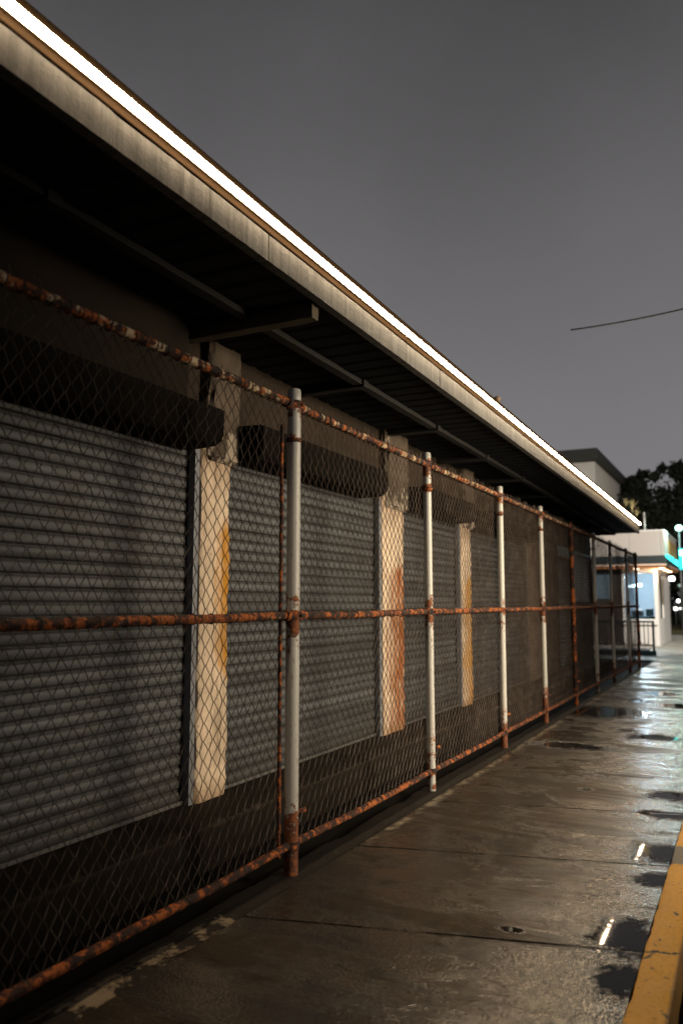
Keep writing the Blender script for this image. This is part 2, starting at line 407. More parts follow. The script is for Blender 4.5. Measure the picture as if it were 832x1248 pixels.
M['road'] = mat_asphalt()
M['ground'] = mat_plain('dark_ground', (.035,.032,.024), .95)
def mat_grass():
    k = N('verge_grass'); n = k.noise(1.5, 6, .7); f = k.noise(40, 4)
    return k.pbr(k.mix(n, (.12,.10,.02), (.07,.075,.02)), .9, 0, k.bump(f, 1., .05))
M['grass'] = mat_grass()

def mat_siding(name, a, b, pitch=.16):
    k = N(name); x, y, z = k.sep()
    s = k.math('ABSOLUTE', k.math('SUBTRACT', k.math('FRACT', k.math('DIVIDE', k.math('ADD', x, y), pitch)), .5))
    g = k.ss(s, .47, .5)
    n = k.noise(2, 6, .7, k.mapping((1,1,.4)))
    c = k.mix(k.math('MULTIPLY', g, .5), k.mix(n, a, b), (.25,.24,.22))
    return k.pbr(c, .55, 0, k.bump(k.math('MULTIPLY', g, -1.), .5, .02))
M['siding'] = mat_siding('white_siding', (.78,.76,.72), (.62,.60,.56))
M['parapet'] = mat_siding('beige_panel', (.44,.405,.365), (.37,.34,.305), 1.05)
M['white'] = mat_plain('white_frame_paint', (.75,.74,.70), .45, 0, .1)
M['eave_dark'] = mat_plain('dark_green_band', (.012,.022,.024), .5)
M['frame_shade'] = mat_plain('dark_frame_and_wall_shade', (.018,.013,.009), .6)
M['blue_wall'] = mat_plain('pale_blue_room_wall', (.46,.55,.62), .6, 0, .15)
M['steel'] = mat_plain('dark_steel', (.05,.055,.06), .4, .5)
M['counter'] = mat_plain('dark_teal_counter', (.02,.06,.07), .4)
M['orange_wood'] = mat_plain('orange_stained_soffit', (.50,.20,.06), .6)
M['peach'] = mat_plain('peach_soffit', (.70,.50,.38), .6)
M['leaf'] = mat_plain('dark_foliage', (.016,.021,.010), .7, 0, .5, 2)
M['bark'] = mat_plain('dark_bark', (.04,.03,.022), .9)
M['weed'] = mat_plain('dry_weed_leaf', (.42,.41,.26), .7, 0, .3)
M['house'] = mat_plain('pale_house_render', (.80,.76,.68), .8, 0, .12, 1)
M['houseroof'] = mat_plain('dark_brown_eave', (.05,.05,.042), .8)
M['cable'] = mat_plain('black_cable', (.02,.02,.02), .6)
M['red'] = mat_plain('dark_red_paint', (.28,.012,.02), .4)
M['litter'] = mat_plain('white_sheet', (.7,.72,.75), .5, 0, .1)
M['galv'] = mat_plain('galvanised_pipe', (.42,.40,.36), .5, .3)
M['win_dark'] = mat_plain('dark_window_glass', (.03,.034,.04), .4, 0, .3)
M['lamp_w'] = mat_glow('white_lamp_glow', (.95,1,.92), 7)
M['lamp_globe'] = mat_glow('mint_globe_glow', (.45,1,.76), 7)
M['lamp_warm'] = mat_glow('warm_lamp_glow', (1,.72,.45), 8)
M['neon'] = mat_glow('teal_neon', (.04,.85,.74), 4.5)
M['sign_teal'] = mat_glow('teal_sign_face', (.05,.75,.70), 1.6)
M['sign_white'] = mat_glow('white_sign_letter', (.70,1,.98), 5)
M['room_lamp'] = mat_glow('cool_room_lamp', (.78,.92,1), 11)
def mat_glass():
    k = N('window_glass')
    t = k.n.new('ShaderNodeBsdfTransparent'); g = k.n.new('ShaderNodeBsdfGlossy'); g.inputs['Roughness'].default_value = .03
    t.inputs[0].default_value = (.86,.92,.95,1)
    m = k.n.new('ShaderNodeMixShader'); f = k.n.new('ShaderNodeFresnel'); f.inputs[0].default_value = 1.5
    k.l.new(f.outputs[0], m.inputs[0]); k.l.new(t.outputs[0], m.inputs[1]); k.l.new(g.outputs[0], m.inputs[2])
    k.l.new(m.outputs[0], k.out.inputs[0]); return k.m
M['glass'] = mat_glass()

# ------------------------------------------------------------------ ground
def sheet(name, x0, x1, y0, y1, z, m, nx=1, ny=1):
    b = MB()
    for i in range(nx):
        for j in range(ny):
            xa, xb = x0+(x1-x0)*i/nx, x0+(x1-x0)*(i+1)/nx; ya, yb = y0+(y1-y0)*j/ny, y0+(y1-y0)*(j+1)/ny
            b.quad((xa,ya,z),(xb,ya,z),(xb,yb,z),(xa,yb,z))
    return tag(b.build(name, m), kind='structure')
sheet('ground', -400, 400, -100, 900, -.17, M['ground'])
sheet('road', -.30, 9, -8, 80, -.13, M['road'])
sheet('sidewalk', -2.245, -.482, -8, 22.8, 0, M['pavement'])
tag(MB().rough_box(-2.46, -2.255, -8, 20.5, -.12, -.004, .06, .006, 6, 2, .01).build('footing', M['footing']), kind='structure')
sheet('ground', -3.4, -2.40, -8, 22.8, -.05, M['dirt'])
tag(MB().rough_box(-.480, -.330, -4, 24, -.16, .012, .03, .004, 8, 5, .008).build('kerb', M['kerb']), kind='structure')
sheet('pavement', -30, -.30, 22.804, 42, -.004, M['apron'])
sheet('grass', -60, 20, 42.01, 62, .02, M['grass'])

# ------------------------------------------------------------------ storefront building
YE = 19.85                                         # far end of the building
def zc(p):                                         # the canopy falls a little along the street
    return (p[0], p[1], p[2]-.0118*(p[1]-2))
bld = thing('storefront_building', (-5, 6, 0), 'low brown shop building with deep canopy and closed shutters', 'building')
w = MB()
w.box(-9, -3.40, -6, YE, -.1, 3.40)
wall = w.build('wall', M['wall_far'], bld)
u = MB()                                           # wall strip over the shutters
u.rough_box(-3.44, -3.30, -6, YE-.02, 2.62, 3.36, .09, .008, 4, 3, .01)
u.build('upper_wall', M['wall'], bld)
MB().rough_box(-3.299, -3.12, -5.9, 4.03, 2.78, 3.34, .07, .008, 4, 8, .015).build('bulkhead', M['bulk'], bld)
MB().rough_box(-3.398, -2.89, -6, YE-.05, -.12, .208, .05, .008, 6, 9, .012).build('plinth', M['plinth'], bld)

PILL = [(1.18,1.56), (4.345,4.695), (7.36,7.92), (9.86,10.25)]
BAYS = [(-1.5,1.18), (1.56,4.345), (4.695,7.36), (7.92,9.86), (10.25,13.35)]
RUSTS = [(1.56,.2,1.,(.38,.16,.02),1.2,.8), (4.70,.19,2.,(.50,.22,.012),1.55,.40), (7.92,.50,4.,(.27,.072,.006),.95,.80), (10.25,.36,7.,(.50,.23,.02),.95,.75)]
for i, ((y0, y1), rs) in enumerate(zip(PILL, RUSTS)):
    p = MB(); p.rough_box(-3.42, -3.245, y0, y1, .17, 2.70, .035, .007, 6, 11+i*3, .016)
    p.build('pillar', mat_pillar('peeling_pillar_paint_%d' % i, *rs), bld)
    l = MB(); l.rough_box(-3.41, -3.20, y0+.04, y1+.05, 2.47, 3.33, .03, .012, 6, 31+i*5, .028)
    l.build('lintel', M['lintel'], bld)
# brown wall beyond the last shutter, with a narrow panel door and a slatted window
MB().rough_box(-3.41, -3.27, 13.40, 14.26, .2, 2.66, .06, .006, 4, 61, .010).build('pillar', M['pale_far'], bld)
MB().rough_box(-3.41, -3.30, 14.27, 15.80, .2, 2.63, .08, .006, 4, 21, .008).build('wall_panel', M['wall_far'], bld)
MB().rough_box(-3.41, -3.302, 17.42, YE-.03, .2, 1.50, .08, .006, 4, 24, .008).build('wall_panel', M['wall_far'], bld)

# canopy
can = MB(); can.box(-9.2, -2.31, -6, YE-.25, 3.37, 3.58)
canopy = can.build('canopy', M['roofing'], bld, warp=zc)
dk = MB()                                          # corrugated soffit sheets
yy = -5.9; ph = 0
while yy < YE-.35:
    for (a, b, z0, z1) in ((0,.12,0,0),(.12,.14,0,.012),(.14,.18,.012,.012),(.18,.20,.012,0)):
        dk.quad((-3.38,yy+a,3.335+z0),(-2.24,yy+a,3.335+z0),(-2.24,yy+b,3.335+z1),(-3.38,yy+b,3.335+z1))
    yy += .2
dk.build('soffit', M['soffit'], canopy, warp=zc)
for yb in (-2.7, -.95, .80, 2.45, 4.12, 5.72, 7.45, 9.15, 10.85, 12.55, 14.3, 16.0, 17.7, 19.35):
    pale = abs(yb-4.12) < .01
    MB().rough_box(-3.29, -2.255 if pale else -2.66, yb-.045, yb+.045, 3.235 if pale else 3.272, 3.333, .05, .003, 8, yb, .004).build('beam', M['beam_pale' if pale else 'beam'], canopy, warp=zc)
MB().rough_box(-2.76, -2.68, -5.9, YE-.35, 3.290, 3.334, .12, .004, 5, 4, .005).build('purlin', M['beam'], canopy, warp=zc)
yy = -6.0; segs = [-6,-2.4,1.1,3.45,6.1,8.9,11.9,15.1,YE-.2]
for a, b in zip(segs[:-1], segs[1:]):
    MB().rough_box(-2.228, -2.17, a+.004, b-.004, 3.315, 3.462, .04, .0015, 5, a, .0015).build('fascia', M['fascia'], canopy, warp=zc)
tr = MB()
tr.box(-2.23, -2.168, -6, YE-.2, 3.465, 3.478); tr.box(-2.23, -2.185, -6, YE-.2, 3.478, 3.504); 
tr.box(-2.23, -2.155, -6, YE-.2, 3.560, 3.604); tr.box(-2.30, -2.2305, -6, YE-.2, 3.45, 3.60)
tr.build('gutter_trim', M['trim'], canopy, warp=zc, bevel=.004)
MB().tube([(-2.25,8.1,3.58),(-2.25,8.1,3.70)], .026, 10).sphere((-2.25,8.1,3.71), .038, 12, 8, .8).build('vent_stub', M['stub'], canopy, warp=zc)

# light strip running along the canopy edge
ls = thing('light_strip', (-2.16, 6, 3.5), 'glowing warm white light tube along the canopy edge', 'strip light')
segl = [-6,-2.2,1.6,5.4,9.2,13.0,16.8,YE-.25]
for a, b in zip(segl[:-1], segl[1:]):
    MB().tube([(-2.150,a+.004+(b-a-.008)*q/16,3.532) for q in range(17)], .0185, 8).build('tube', M['tube'], ls, warp=zc)
for y in segl[1:-1]:
    MB().box(-2.18, -2.15, y-.004, y+.004, 3.505, 3.559).build('bracket', M['trim'], ls, warp=zc)

# ------------------------------------------------------------------ roller shutters
def shutter(y0, y1, label, ztop=2.53, hood=True, hood_y=None, z0=.235):
    t = thing('roller_shutter', (-3.33, (y0+y1)/2, z0), label, 'shutter', 'roller shutters along the shop front')
    b = MB(); pitch = .075; ny = max(4, int((y1-y0)/.14)); n = int((ztop-z0)/pitch)
    prof = [(0,-.007),(.003,.003),(.008,.006),(.030,.0085),(.050,.0075),(.055,.005),(.058,-.004),(.061,.002),(.066,.003),(.070,-.003),(.0745,-.007)]
    ph = rnd.random()*10
    for i in range(n+1):
        zb = z0+i*pitch; base = len(b.v)
        tilt = rnd.uniform(-.0025,.0025)
        for j in range(ny+1):
            y = y0+(y1-y0)*j/ny
            for (dz, dx) in prof:
                wob = .010*noise.noise(Vector((y*.9+ph, zb*.9, 3)))+.004*noise.noise(Vector((y*2.5, zb*3+ph, 1)))
                b.v.append((-3.335+dx+wob+tilt*(dz/.04), y, zb+dz+.003*noise.noise(Vector((y*1.1, i*.3, ph)))))
        m = len(prof)
        for j in range(ny):
            for q in range(m-1):
                a = base+j*m+q; b.f.append((a, a+m, a+m+1, a+1)); b.sm.append(True)
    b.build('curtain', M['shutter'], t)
    MB().box(-3.355, -3.305, y0+.01, y1-.01, z0-.022, z0+.002).build('bottom_bar', M['bar'], t, bevel=.004)
    for y in (y1-.052,):
        if hood: MB().box(-3.32, -3.262, y, y+.05, .205, ztop+.02).build('guide_rail', M['guide'], t, bevel=.004)
    if hood:
        h0, h1 = hood_y; h = MB(); pr = [(-3.295,2.52),(-3.06,2.53),(-3.015,2.56),(-3.0,2.60),(-3.0,2.755),(-3.02,2.77),(-3.295,2.775)]
        k = 14; base = len(h.v)
        for j in range(k+1):
            y = h0+(h1-h0)*j/k
            for (x, z) in pr: h.v.append((x+.004*noise.noise(Vector((y*2,z*3,0))), y, z-.0035*(y-2)+.006*noise.noise(Vector((y*1.5,x,z)))))
        m = len(pr)
        for j in range(k):
            for q in range(m):
                h.f.append((base+j*m+q, base+j*m+(q+1)%m, base+(j+1)*m+(q+1)%m, base+(j+1)*m+q)); h.sm.append(False)
        h.f.append(tuple(base+q for q in range(m))); h.sm.append(False)
        h.f.append(tuple(base+k*m+q for q in range(m))[::-1]); h.sm.append(False)
        h.build('hood', M['hood'], t)
    return t
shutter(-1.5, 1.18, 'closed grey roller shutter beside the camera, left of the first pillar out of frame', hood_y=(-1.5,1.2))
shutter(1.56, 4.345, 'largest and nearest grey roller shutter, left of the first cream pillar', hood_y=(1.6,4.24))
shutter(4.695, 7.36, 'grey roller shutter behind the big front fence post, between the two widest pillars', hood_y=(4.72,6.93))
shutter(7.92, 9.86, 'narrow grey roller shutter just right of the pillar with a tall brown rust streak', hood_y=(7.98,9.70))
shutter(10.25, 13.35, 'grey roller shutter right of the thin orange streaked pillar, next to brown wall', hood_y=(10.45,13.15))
dt = thing('panel_shutter', (-3.33, 16.6, .2), 'small brown framed shutter door set in the far brown wall', 'shutter door')
b = MB()
for i in range(28):
    z = .22+i*.077; b.quad((-3.34,15.86,z),(-3.34,17.36,z),(-3.322,17.36,z+.06),(-3.322,15.86,z+.06)); b.quad((-3.322,15.86,z+.06),(-3.322,17.36,z+.06),(-3.34,17.36,z+.077),(-3.34,15.86,z+.077))
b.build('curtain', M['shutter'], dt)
f = MB(); f.box(-3.33,-3.27,15.80,15.86,.2,2.42); f.box(-3.33,-3.27,17.36,17.42,.2,2.42); f.box(-3.331,-3.271,15.80,17.42,2.42,2.62)
f.build('frame', M['frame_shade'], dt, bevel=.004)
wn = MB()
for i in range(15):
    z = 1.52+i*.068; wn.quad((-3.36,17.48,z),(-3.36,YE-.1,z),(-3.33,YE-.1,z+.055),(-3.33,17.48,z+.055))
wn_o = wn.build('window', mat_plain('blue_grey_slats', (.30,.36,.42), .3, .2), bld)  # a bluish reflection put into the slat colour
f = MB(); f.box(-3.36,-3.29,17.42,17.48,1.50,2.62); f.box(-3.36,-3.29,YE-.1,YE-.04,1.50,2.62); f.box(-3.361,-3.291,17.42,YE-.04,2.55,2.62)
f.build('frame', M['frame_shade'], wn_o)

# ------------------------------------------------------------------ chain link fence
FX = -2.355
POSTS = [(-4.2,.034),(-2.1,.034),(-.05,.034),(1.80-.15,.034),(4.04,.040),(6.28,.035),(8.45,.035),(10.40,.033),(12.42,.031),(14.34,.031),(16.28,.031),(18.55,.031),(20.2,.034)]
fen = thing('chain_link_fence', (FX, 4.04, 0), 'tall rusty chain link fence with pale pipe posts and rusted rails', 'fence')
ztop = lambda y: 2.672-.0024*(y-4)
for i, (y, r) in enumerate(POSTS):
    h = ztop(y)+(.085 if y < 11 else .055)
    p = MB(); n = 60; lean = .004*math.sin(i*2.3)
    p.tube([(FX+lean*q/n*2, y+lean*q/n, -.06+(h+.06)*q/n) for q in range(n+1)], [r]*(n+1), 18, True, .012, True, i)
    # domed cap
    p.tube([(FX+lean*2, y+lean, h-.004),(FX+lean*2, y+lean, h+.008),(FX+lean*2, y+lean, h+.014)], [r*1.0,r*.93,r*.6], 18)
    po = p.build('post', M['post_rust'] if y in (12.42, 20.2) else M['post'], fen)
    if y > -3:
        for zz in (ztop(y), 1.43):
            c = MB(); c.band((FX,y,zz), (0,0,1), r-.001, .052, .008)
            c.tube([(FX+r-.002,y+.012,zz),(FX+r+.022,y+.012,zz)], .011, 8); c.tube([(FX, y-r-.05,zz),(FX,y-r+.01,zz)], .031, 12); c.tube([(FX, y+r-.01,zz),(FX,y+r+.05,zz)], .031, 12)
            c.build('rail_clamp', M['rail_dark'], po)
        c = MB(); c.band((FX,y,ztop(y)-.215), (0,0,1), r-.001, .028, .007); c.box(FX-r-.02, FX+r*.2, y+r-.002, y+r+.022, ztop(y)-.227, ztop(y)-.203)
        c.build('brace_band', M['rail_dark'], po)
        MB().band((FX,y,.15), (0,0,1), r-.001, .05, .007).build('brace_band', M['rail_dark'], po)
        MB().tube([(FX+r*.6,y+r*.5,.335),(FX+r+.012,y+r+.03,.335)], .013, 8).build('bolt', M['rail_dark'], po)
# tension bar beside the big terminal post
MB().tube([(FX-.03, 3.955+.006*noise.noise(Vector((0,0,q*.4))), .1+2.44*q/40) for q in range(41)], [.011]*41, 6, True, .12).build('tension_bar', M['rail_dark'], fen)
for (y0, r0), (y1, r1) in zip(POSTS[:-1], POSTS[1:]):
    n = max(2, int((y1-y0)/.016)) if y1 > 0 else 8
    if y0 > 12: n = max(2, int((y1-y0)/.05))
    for nm, zf, sag, rr in (('top_rail', ztop, .010, .0235), ('middle_rail', lambda y: 1.428+.0008*(y-4), .008, .0225), ('bottom_rail', lambda y: .152-.0006*(y-4), .012, .0215)):
        pts = []
        for q in range(n+1):
            s_ = q/n; y = y0+r0*.6+(y1-y0-r0*.6-r1*.6)*s_
            pts.append((FX+.004*noise.noise(Vector((y*.8,1,2))), y, zf(y)-sag*4*s_*(1-s_)*.5+.006*noise.noise(Vector((y*1.1, 5, zf(y))))))
        MB().tube(pts, rr, 12, True, .09 if y1 < 13 else .03, True, y0).build(nm, M['rail'] if nm == 'top_rail' else M['rail_mid' if nm == 'middle_rail' else 'rail_dark'], fen)
# woven wire: every wire zigzags between two columns and hooks round its neighbours; tops twisted into barbs
DW, DH = .078, .091
XM = FX-.034
def wire_pos(y, z):
    return Vector((XM+.018*noise.noise(Vector((y*.9, z*.9, 4)))+.006*noise.noise(Vector((y*2.7, z*2.2, 9))),
                   y+.016*noise.noise(Vector((y*1.3, z*1.1, 7)))+.004*noise.noise(Vector((y*7, z*6, 3))), z+.013*noise.noise(Vector((y*1.2, z*1.4, 2)))+.004*noise.noise(Vector((y*6, z*7, 8)))))
gcol = 0
for (y0, r0), (y1, r1) in zip(POSTS[:-1], POSTS[1:]):
    if y1 < .5: continue
    b = MB(); ncol = int(round((y1-y0-.10)/(DW/2))); step = (y1-y0-.10)/ncol
    rw = .0028 if y0 < 6 else (.0025 if y0 < 10 else .0022)
    for c in range(ncol):
        pts = []; zt = ztop(y0)+.012; zz = .105; k = 0
        while zz < zt:
            col = c + ((k+c) % 2)
            y = y0+.05+col*step
            p = wire_pos(y, zz); p.x += .0022*(1 if (k % 2) else -1)
            jog = .004*(1 if ((k+c) % 2) else -1)
            p.y += -jog
            pts.append(p); zz += DH/2; k += 1
        b.tube(pts, rw, 4, False, 0, False)
        # twisted barb pair over the rail
        if c % 2 == 0:
            e = pts[-1]; a = rnd.uniform(-.3,.3); L = rnd.uniform(.065,.105)
            b.tube([e, (e.x+.006, e.y+.5*L*a, e.z+.5*L), (e.x+.002+rnd.uniform(-.012,.012), e.y+L*a+rnd.uniform(-.008,.008), e.z+L)], [rw, rw, rw*.7], 4, True, 0, False)
            # ties round the rails
            for zr, rr in ((ztop(e.y), .0265), (1.428, .0255)):
                if zr > 2 or c % 4 == 0:
                    b.ring((FX, e.y+rnd.uniform(-.008,.008), zr-.005), (rnd.uniform(-.15,.15),1,rnd.uniform(-.2,.2)), rr, .0030, 10, 4)
            if c % 6 == 0: b.ring((FX, e.y, .147), (0,1,rnd.uniform(-.3,.3)), .0245, .0026, 10, 4)
    b.build('chain_link_mesh', M['wire'], fen)

# ------------------------------------------------------------------ corner kiosk
KY = 30.5; KX = -2.84
kio = thing('corner_kiosk', (-4.5, 32.5, 0), 'small white lit kiosk with a dark eave band at the end of the sidewalk', 'kiosk')
b = MB(); b.box(-8, -4.05, KY, KY+.12, 0, 2.72)
b.build('front_wall', M['frame_shade'], kio)  # wall left of the window, its shade put into the dark brown
b = MB(); b.box(-4.047, KX, KY, KY+.12, 0, .93); b.box(KX-.05, KX, KY, KY+.12, .932, 2.72); b.box(-4.047, KX-.052, KY, KY+.12, 2.66, 2.72)
b.build('front_wall', M['siding'], kio)
b = MB(); b.box(KX-.12, KX, KY+.122, 35.2, 0, .93); b.box(KX-.12, KX, KY+.122, 31.2, .932, 2.72); b.box(KX-.12, KX, 32.6, 35.2, .932, 2.72); b.box(KX-.12, KX, 31.2, 32.6, 2.50, 2.72)
b.build('side_wall', M['siding'], kio)
MB().box(KX-.119, KX-.06, 31.2, 32.6, .932, 2.50).build('side_window', M['win_dark'], kio)
b = MB(); b.box(-8, -4.06, KY+.2, 35.2, -.02, .02); b.box(-8,-2.97+-.1,34.9,35.0,0,2.7); b.box(-4.6,-4.5,KY+.14,34.9,0,2.7)
b.build('room_wall', M['blue_wall'], kio)
wf = MB(); wf.box(-4.04,-3.96,KY-.03,KY+.06,.935,2.655); wf.box(KX-.12,KX-.052,KY-.03,KY+.06,.935,2.655); wf.box(-3.96,KX-.12,KY-.03,KY+.06,2.57,2.655); wf.box(-4.04,KX-.052,KY-.06,KY+.06,.87,.934)
wfo = wf.build('window', M['white'], kio, bevel=.006)
MB().box(-3.958,KX-.122,KY+.01,KY+.018,.94,2.568).build('pane', M['glass'], wfo)
MB().box(-4.05,KX-.02,KY-.14,KY-.062,.74,.93).build('sill', M['white'], wfo, bevel=.01)
w2 = MB(); w2.box(-5.05,-4.42,KY-.03,KY-.005,1.65,2.62)
w2.build('window', mat_plain('bluish_shop_glass', (.10,.15,.19), .1), kio)
MB().box(-8.2, -2.44, 29.75, 35.6, 2.86, 3.15).build('eave', M['eave_dark'], kio, bevel=.01)
MB().box(-8.19, -2.46, 29.76, 35.55, 2.80, 2.858).build('eave_lip', M['peach'], kio)
MB().box(-8.1, -2.5, 29.9, 35.5, 2.722, 2.798).build('soffit', M['orange_wood'], kio)
MB().box(-8.2, -2.52, 29.95, 35.4, 3.152, 4.02).build('parapet', M['parapet'], kio, bevel=.01)
MB().box(-8.22, -2.49, 29.92, 35.43, 4.022, 4.06).build('coping', M['white'], kio)
MB().box(-2.515, -2.49, 31.6, 34.8, 3.16, 3.80).build('side_board', mat_plain('amber_board', (.30,.17,.04), .6), kio)
MB().tube([(-2.42,29.74,3.12),(-2.42,35.5,3.12)], .055, 8).build('neon_tube', M['neon'], kio)
MB().tube([(-2.40,29.72,3.10),(-2.02,29.4,2.78)], .06, 8).build('neon_tube', M['neon'], kio)
b = MB()
for (x, y) in ((-2.66,30.2),(-2.66,31.8),(-2.66,33.4),(-3.5,30.15)): b.tube([(x,y,2.72),(x,y,2.69)], .09, 12)
b.build('downlight', M['lamp_warm'], kio)
# things in the lit room
c = thing('room_lamp', (-3.62, 31.6, 2.3), 'bright white bar lamp hanging inside the kiosk window', 'lamp')
MB().tube([(-3.95,31.6,2.12),(-3.50,31.7,2.17)], .05, 8).build('lamp_bar', M['room_lamp'], c); MB().tube([(-3.55,31.65,2.2),(-3.50,31.65,2.7)], .012, 6).build('hanger', M['white'], c)
c = thing('service_counter', (-3.5, 31.5, 0), 'dark counter with piled equipment behind the kiosk window', 'counter')
MB().box(-4.4,-3.06,31.2,31.8,.02,1.02).build('cabinet', M['counter'], c)
MB().box(-3.85,-3.45,31.3,31.65,1.03,1.22).build('machine', M['steel'], c, bevel=.03)
MB().box(-3.36,-3.12,31.3,31.7,1.03,1.30).build('machine', M['counter'], c, bevel=.03)
MB().box(-3.80,-3.5,31.24,31.5,1.222,1.28).build('tray', M['white'], c, bevel=.02)

vp = MB(); vp.tube([(-3.2,30.6,4.0),(-3.2,30.6,4.72)], .035, 8); vp.tube([(-3.2,30.6,4.72),(-3.2,30.6,4.75)], [.05,.045], 8)
tag(vp.build('vent_pipe', M['galv']), 'thin pale vent pipe standing on the kiosk roof', 'pipe')

# lit sign beside the kiosk
sg = thing('lit_sign', (-1.95, 29.3, 0), 'teal glowing sign with white letter T at the right edge', 'sign')
MB().tube([(-2.30,29.5,3.0),(-1.9,29.37,2.95)], .025, 8).build('bracket', M['steel'], sg)
MB().box(-2.02,-1.30,29.30,29.40,2.62,3.34).build('sign_box', M['sign_teal'], sg, bevel=.02)
b = MB(); b.box(-1.99,-1.62,29.27,29.298,3.10,3.27); b.box(-1.89,-1.74,29.272,29.298,2.68,3.098)
b.build('letter', M['sign_white'], sg)

# railing with planter box in front of the kiosk
rl = thing('metal_railing', (-3.0, 25.2, 0), 'dark metal railing with upright bars before the kiosk window', 'railing')
b = MB(); b.box(-4.6,-2.48,25.08,25.13,.93,.985); b.box(-4.6,-2.48,25.085,25.125,.26,.30); b.box(-2.54,-2.48,25.07,25.14,.0,.93)
b.build('frame', M['steel'], rl)
for i in range(17): MB().box(-4.5+i*.115,-4.475+i*.115,25.09,25.12,.302,.928).build('baluster', M['steel'], rl)
MB().box(-4.6,-2.44,24.9,25.06,.0,.13).build('base', M['counter'], rl, bevel=.01)
MB().box(-4.5,-2.60,24.93,25.05,.132,.20).build('ledge', M['litter'], rl, bevel=.01)
b = MB()
for i in range(90):
    x = rnd.uniform(-4.3,-2.65); y = rnd.uniform(25.15,25.3); a = rnd.uniform(0,6.3); l = rnd.uniform(.04,.10); z = rnd.uniform(.05,.32)
    dx, dy = math.cos(a)*l, math.sin(a)*l
    b.quad((x,y,z),(x+dx*.5-dy*.3,y+dy*.5,z+l*.6),(x+dx,y+dy,z+l),(x+dx*.5+dy*.3,y+dy*.5,z+l*.3))
tag(b.build('low_plant', M['weed']), 'low green plant at the foot of the metal railing', 'plant')

# litter behind the far fence bays
b = MB(); nx, ny = 10, 5; base = len(b.v)
for i in range(nx+1):
    for j in range(ny+1):
        x = -3.45+.75*i/nx; y = 20.6+.3*j/ny
        b.v.append((x, y, .12+.05*noise.noise(Vector((x*4,y*5,1)))+.10*i/nx))
for i in range(nx):
    for j in range(ny):
        a = base+i*(ny+1)+j; b.f.append((a, a+ny+1, a+ny+2, a+1)); b.sm.append(True)
o = b.build('crumpled_sheet', M['litter']); s_ = o.modifiers.new('thick', 'SOLIDIFY'); s_.thickness = .012
tag(o, 'pale crumpled sheet lying behind the far fence bays', 'litter')

# ------------------------------------------------------------------ weeds on the canopy end
for (y, x, h) in ((17.5,-2.20,.34),(18.5,-2.19,.46),(19.25,-2.19,.30)):
    zb = zc((x,y,3.59))[2]
    t = thing('roof_weed', (x,y,zb), {17.5:'arching pale weed on the roof edge, farthest from the tube end', 18.5:'tallest upright weed on the roof edge above the tube', 19.25:'smallest weed on the roof edge at the tube end'}[y], 'weed', 'weeds on the canopy roof')
    b = MB()
    for i in range(26):
        a = rnd.uniform(0,6.28); L = h*rnd.uniform(.5,1.); sp = rnd.uniform(.1,.5)*h
        p = [(x+math.cos(a)*sp*q*q, y+math.sin(a)*sp*q*q*1.2, zb+L*(q-.35*q*q)*1.3) for q in (0,.35,.7,1)]
        wd = .026
        for q in range(3):
            (x0,y0_,z0),(x1,y1_,z1) = p[q], p[q+1]; w0, w1 = wd*(1-q/3.2), wd*(1-(q+1)/3.2)
            b.quad((x0-w0*math.sin(a),y0_+w0*math.cos(a),z0),(x0+w0*math.sin(a),y0_-w0*math.cos(a),z0),(x1+w1*math.sin(a),y1_-w1*math.cos(a),z1),(x1-w1*math.sin(a),y1_+w1*math.cos(a),z1))
    b.build('foliage', M['weed'], t)

# ------------------------------------------------------------------ upper house, trees, far things
hs = thing('flat_roofed_house', (-12, 50, 0), 'pale upper house with dark flat overhanging roof behind the canopy', 'house')
MB().box(-16, -7.2, 45.4, 58, 0, 9.3).build('wall', M['house'], hs)
MB().box(-16.8, -6.94, 44.7, 59, 9.302, 9.95).build('roof', M['houseroof'], hs, bevel=.03)

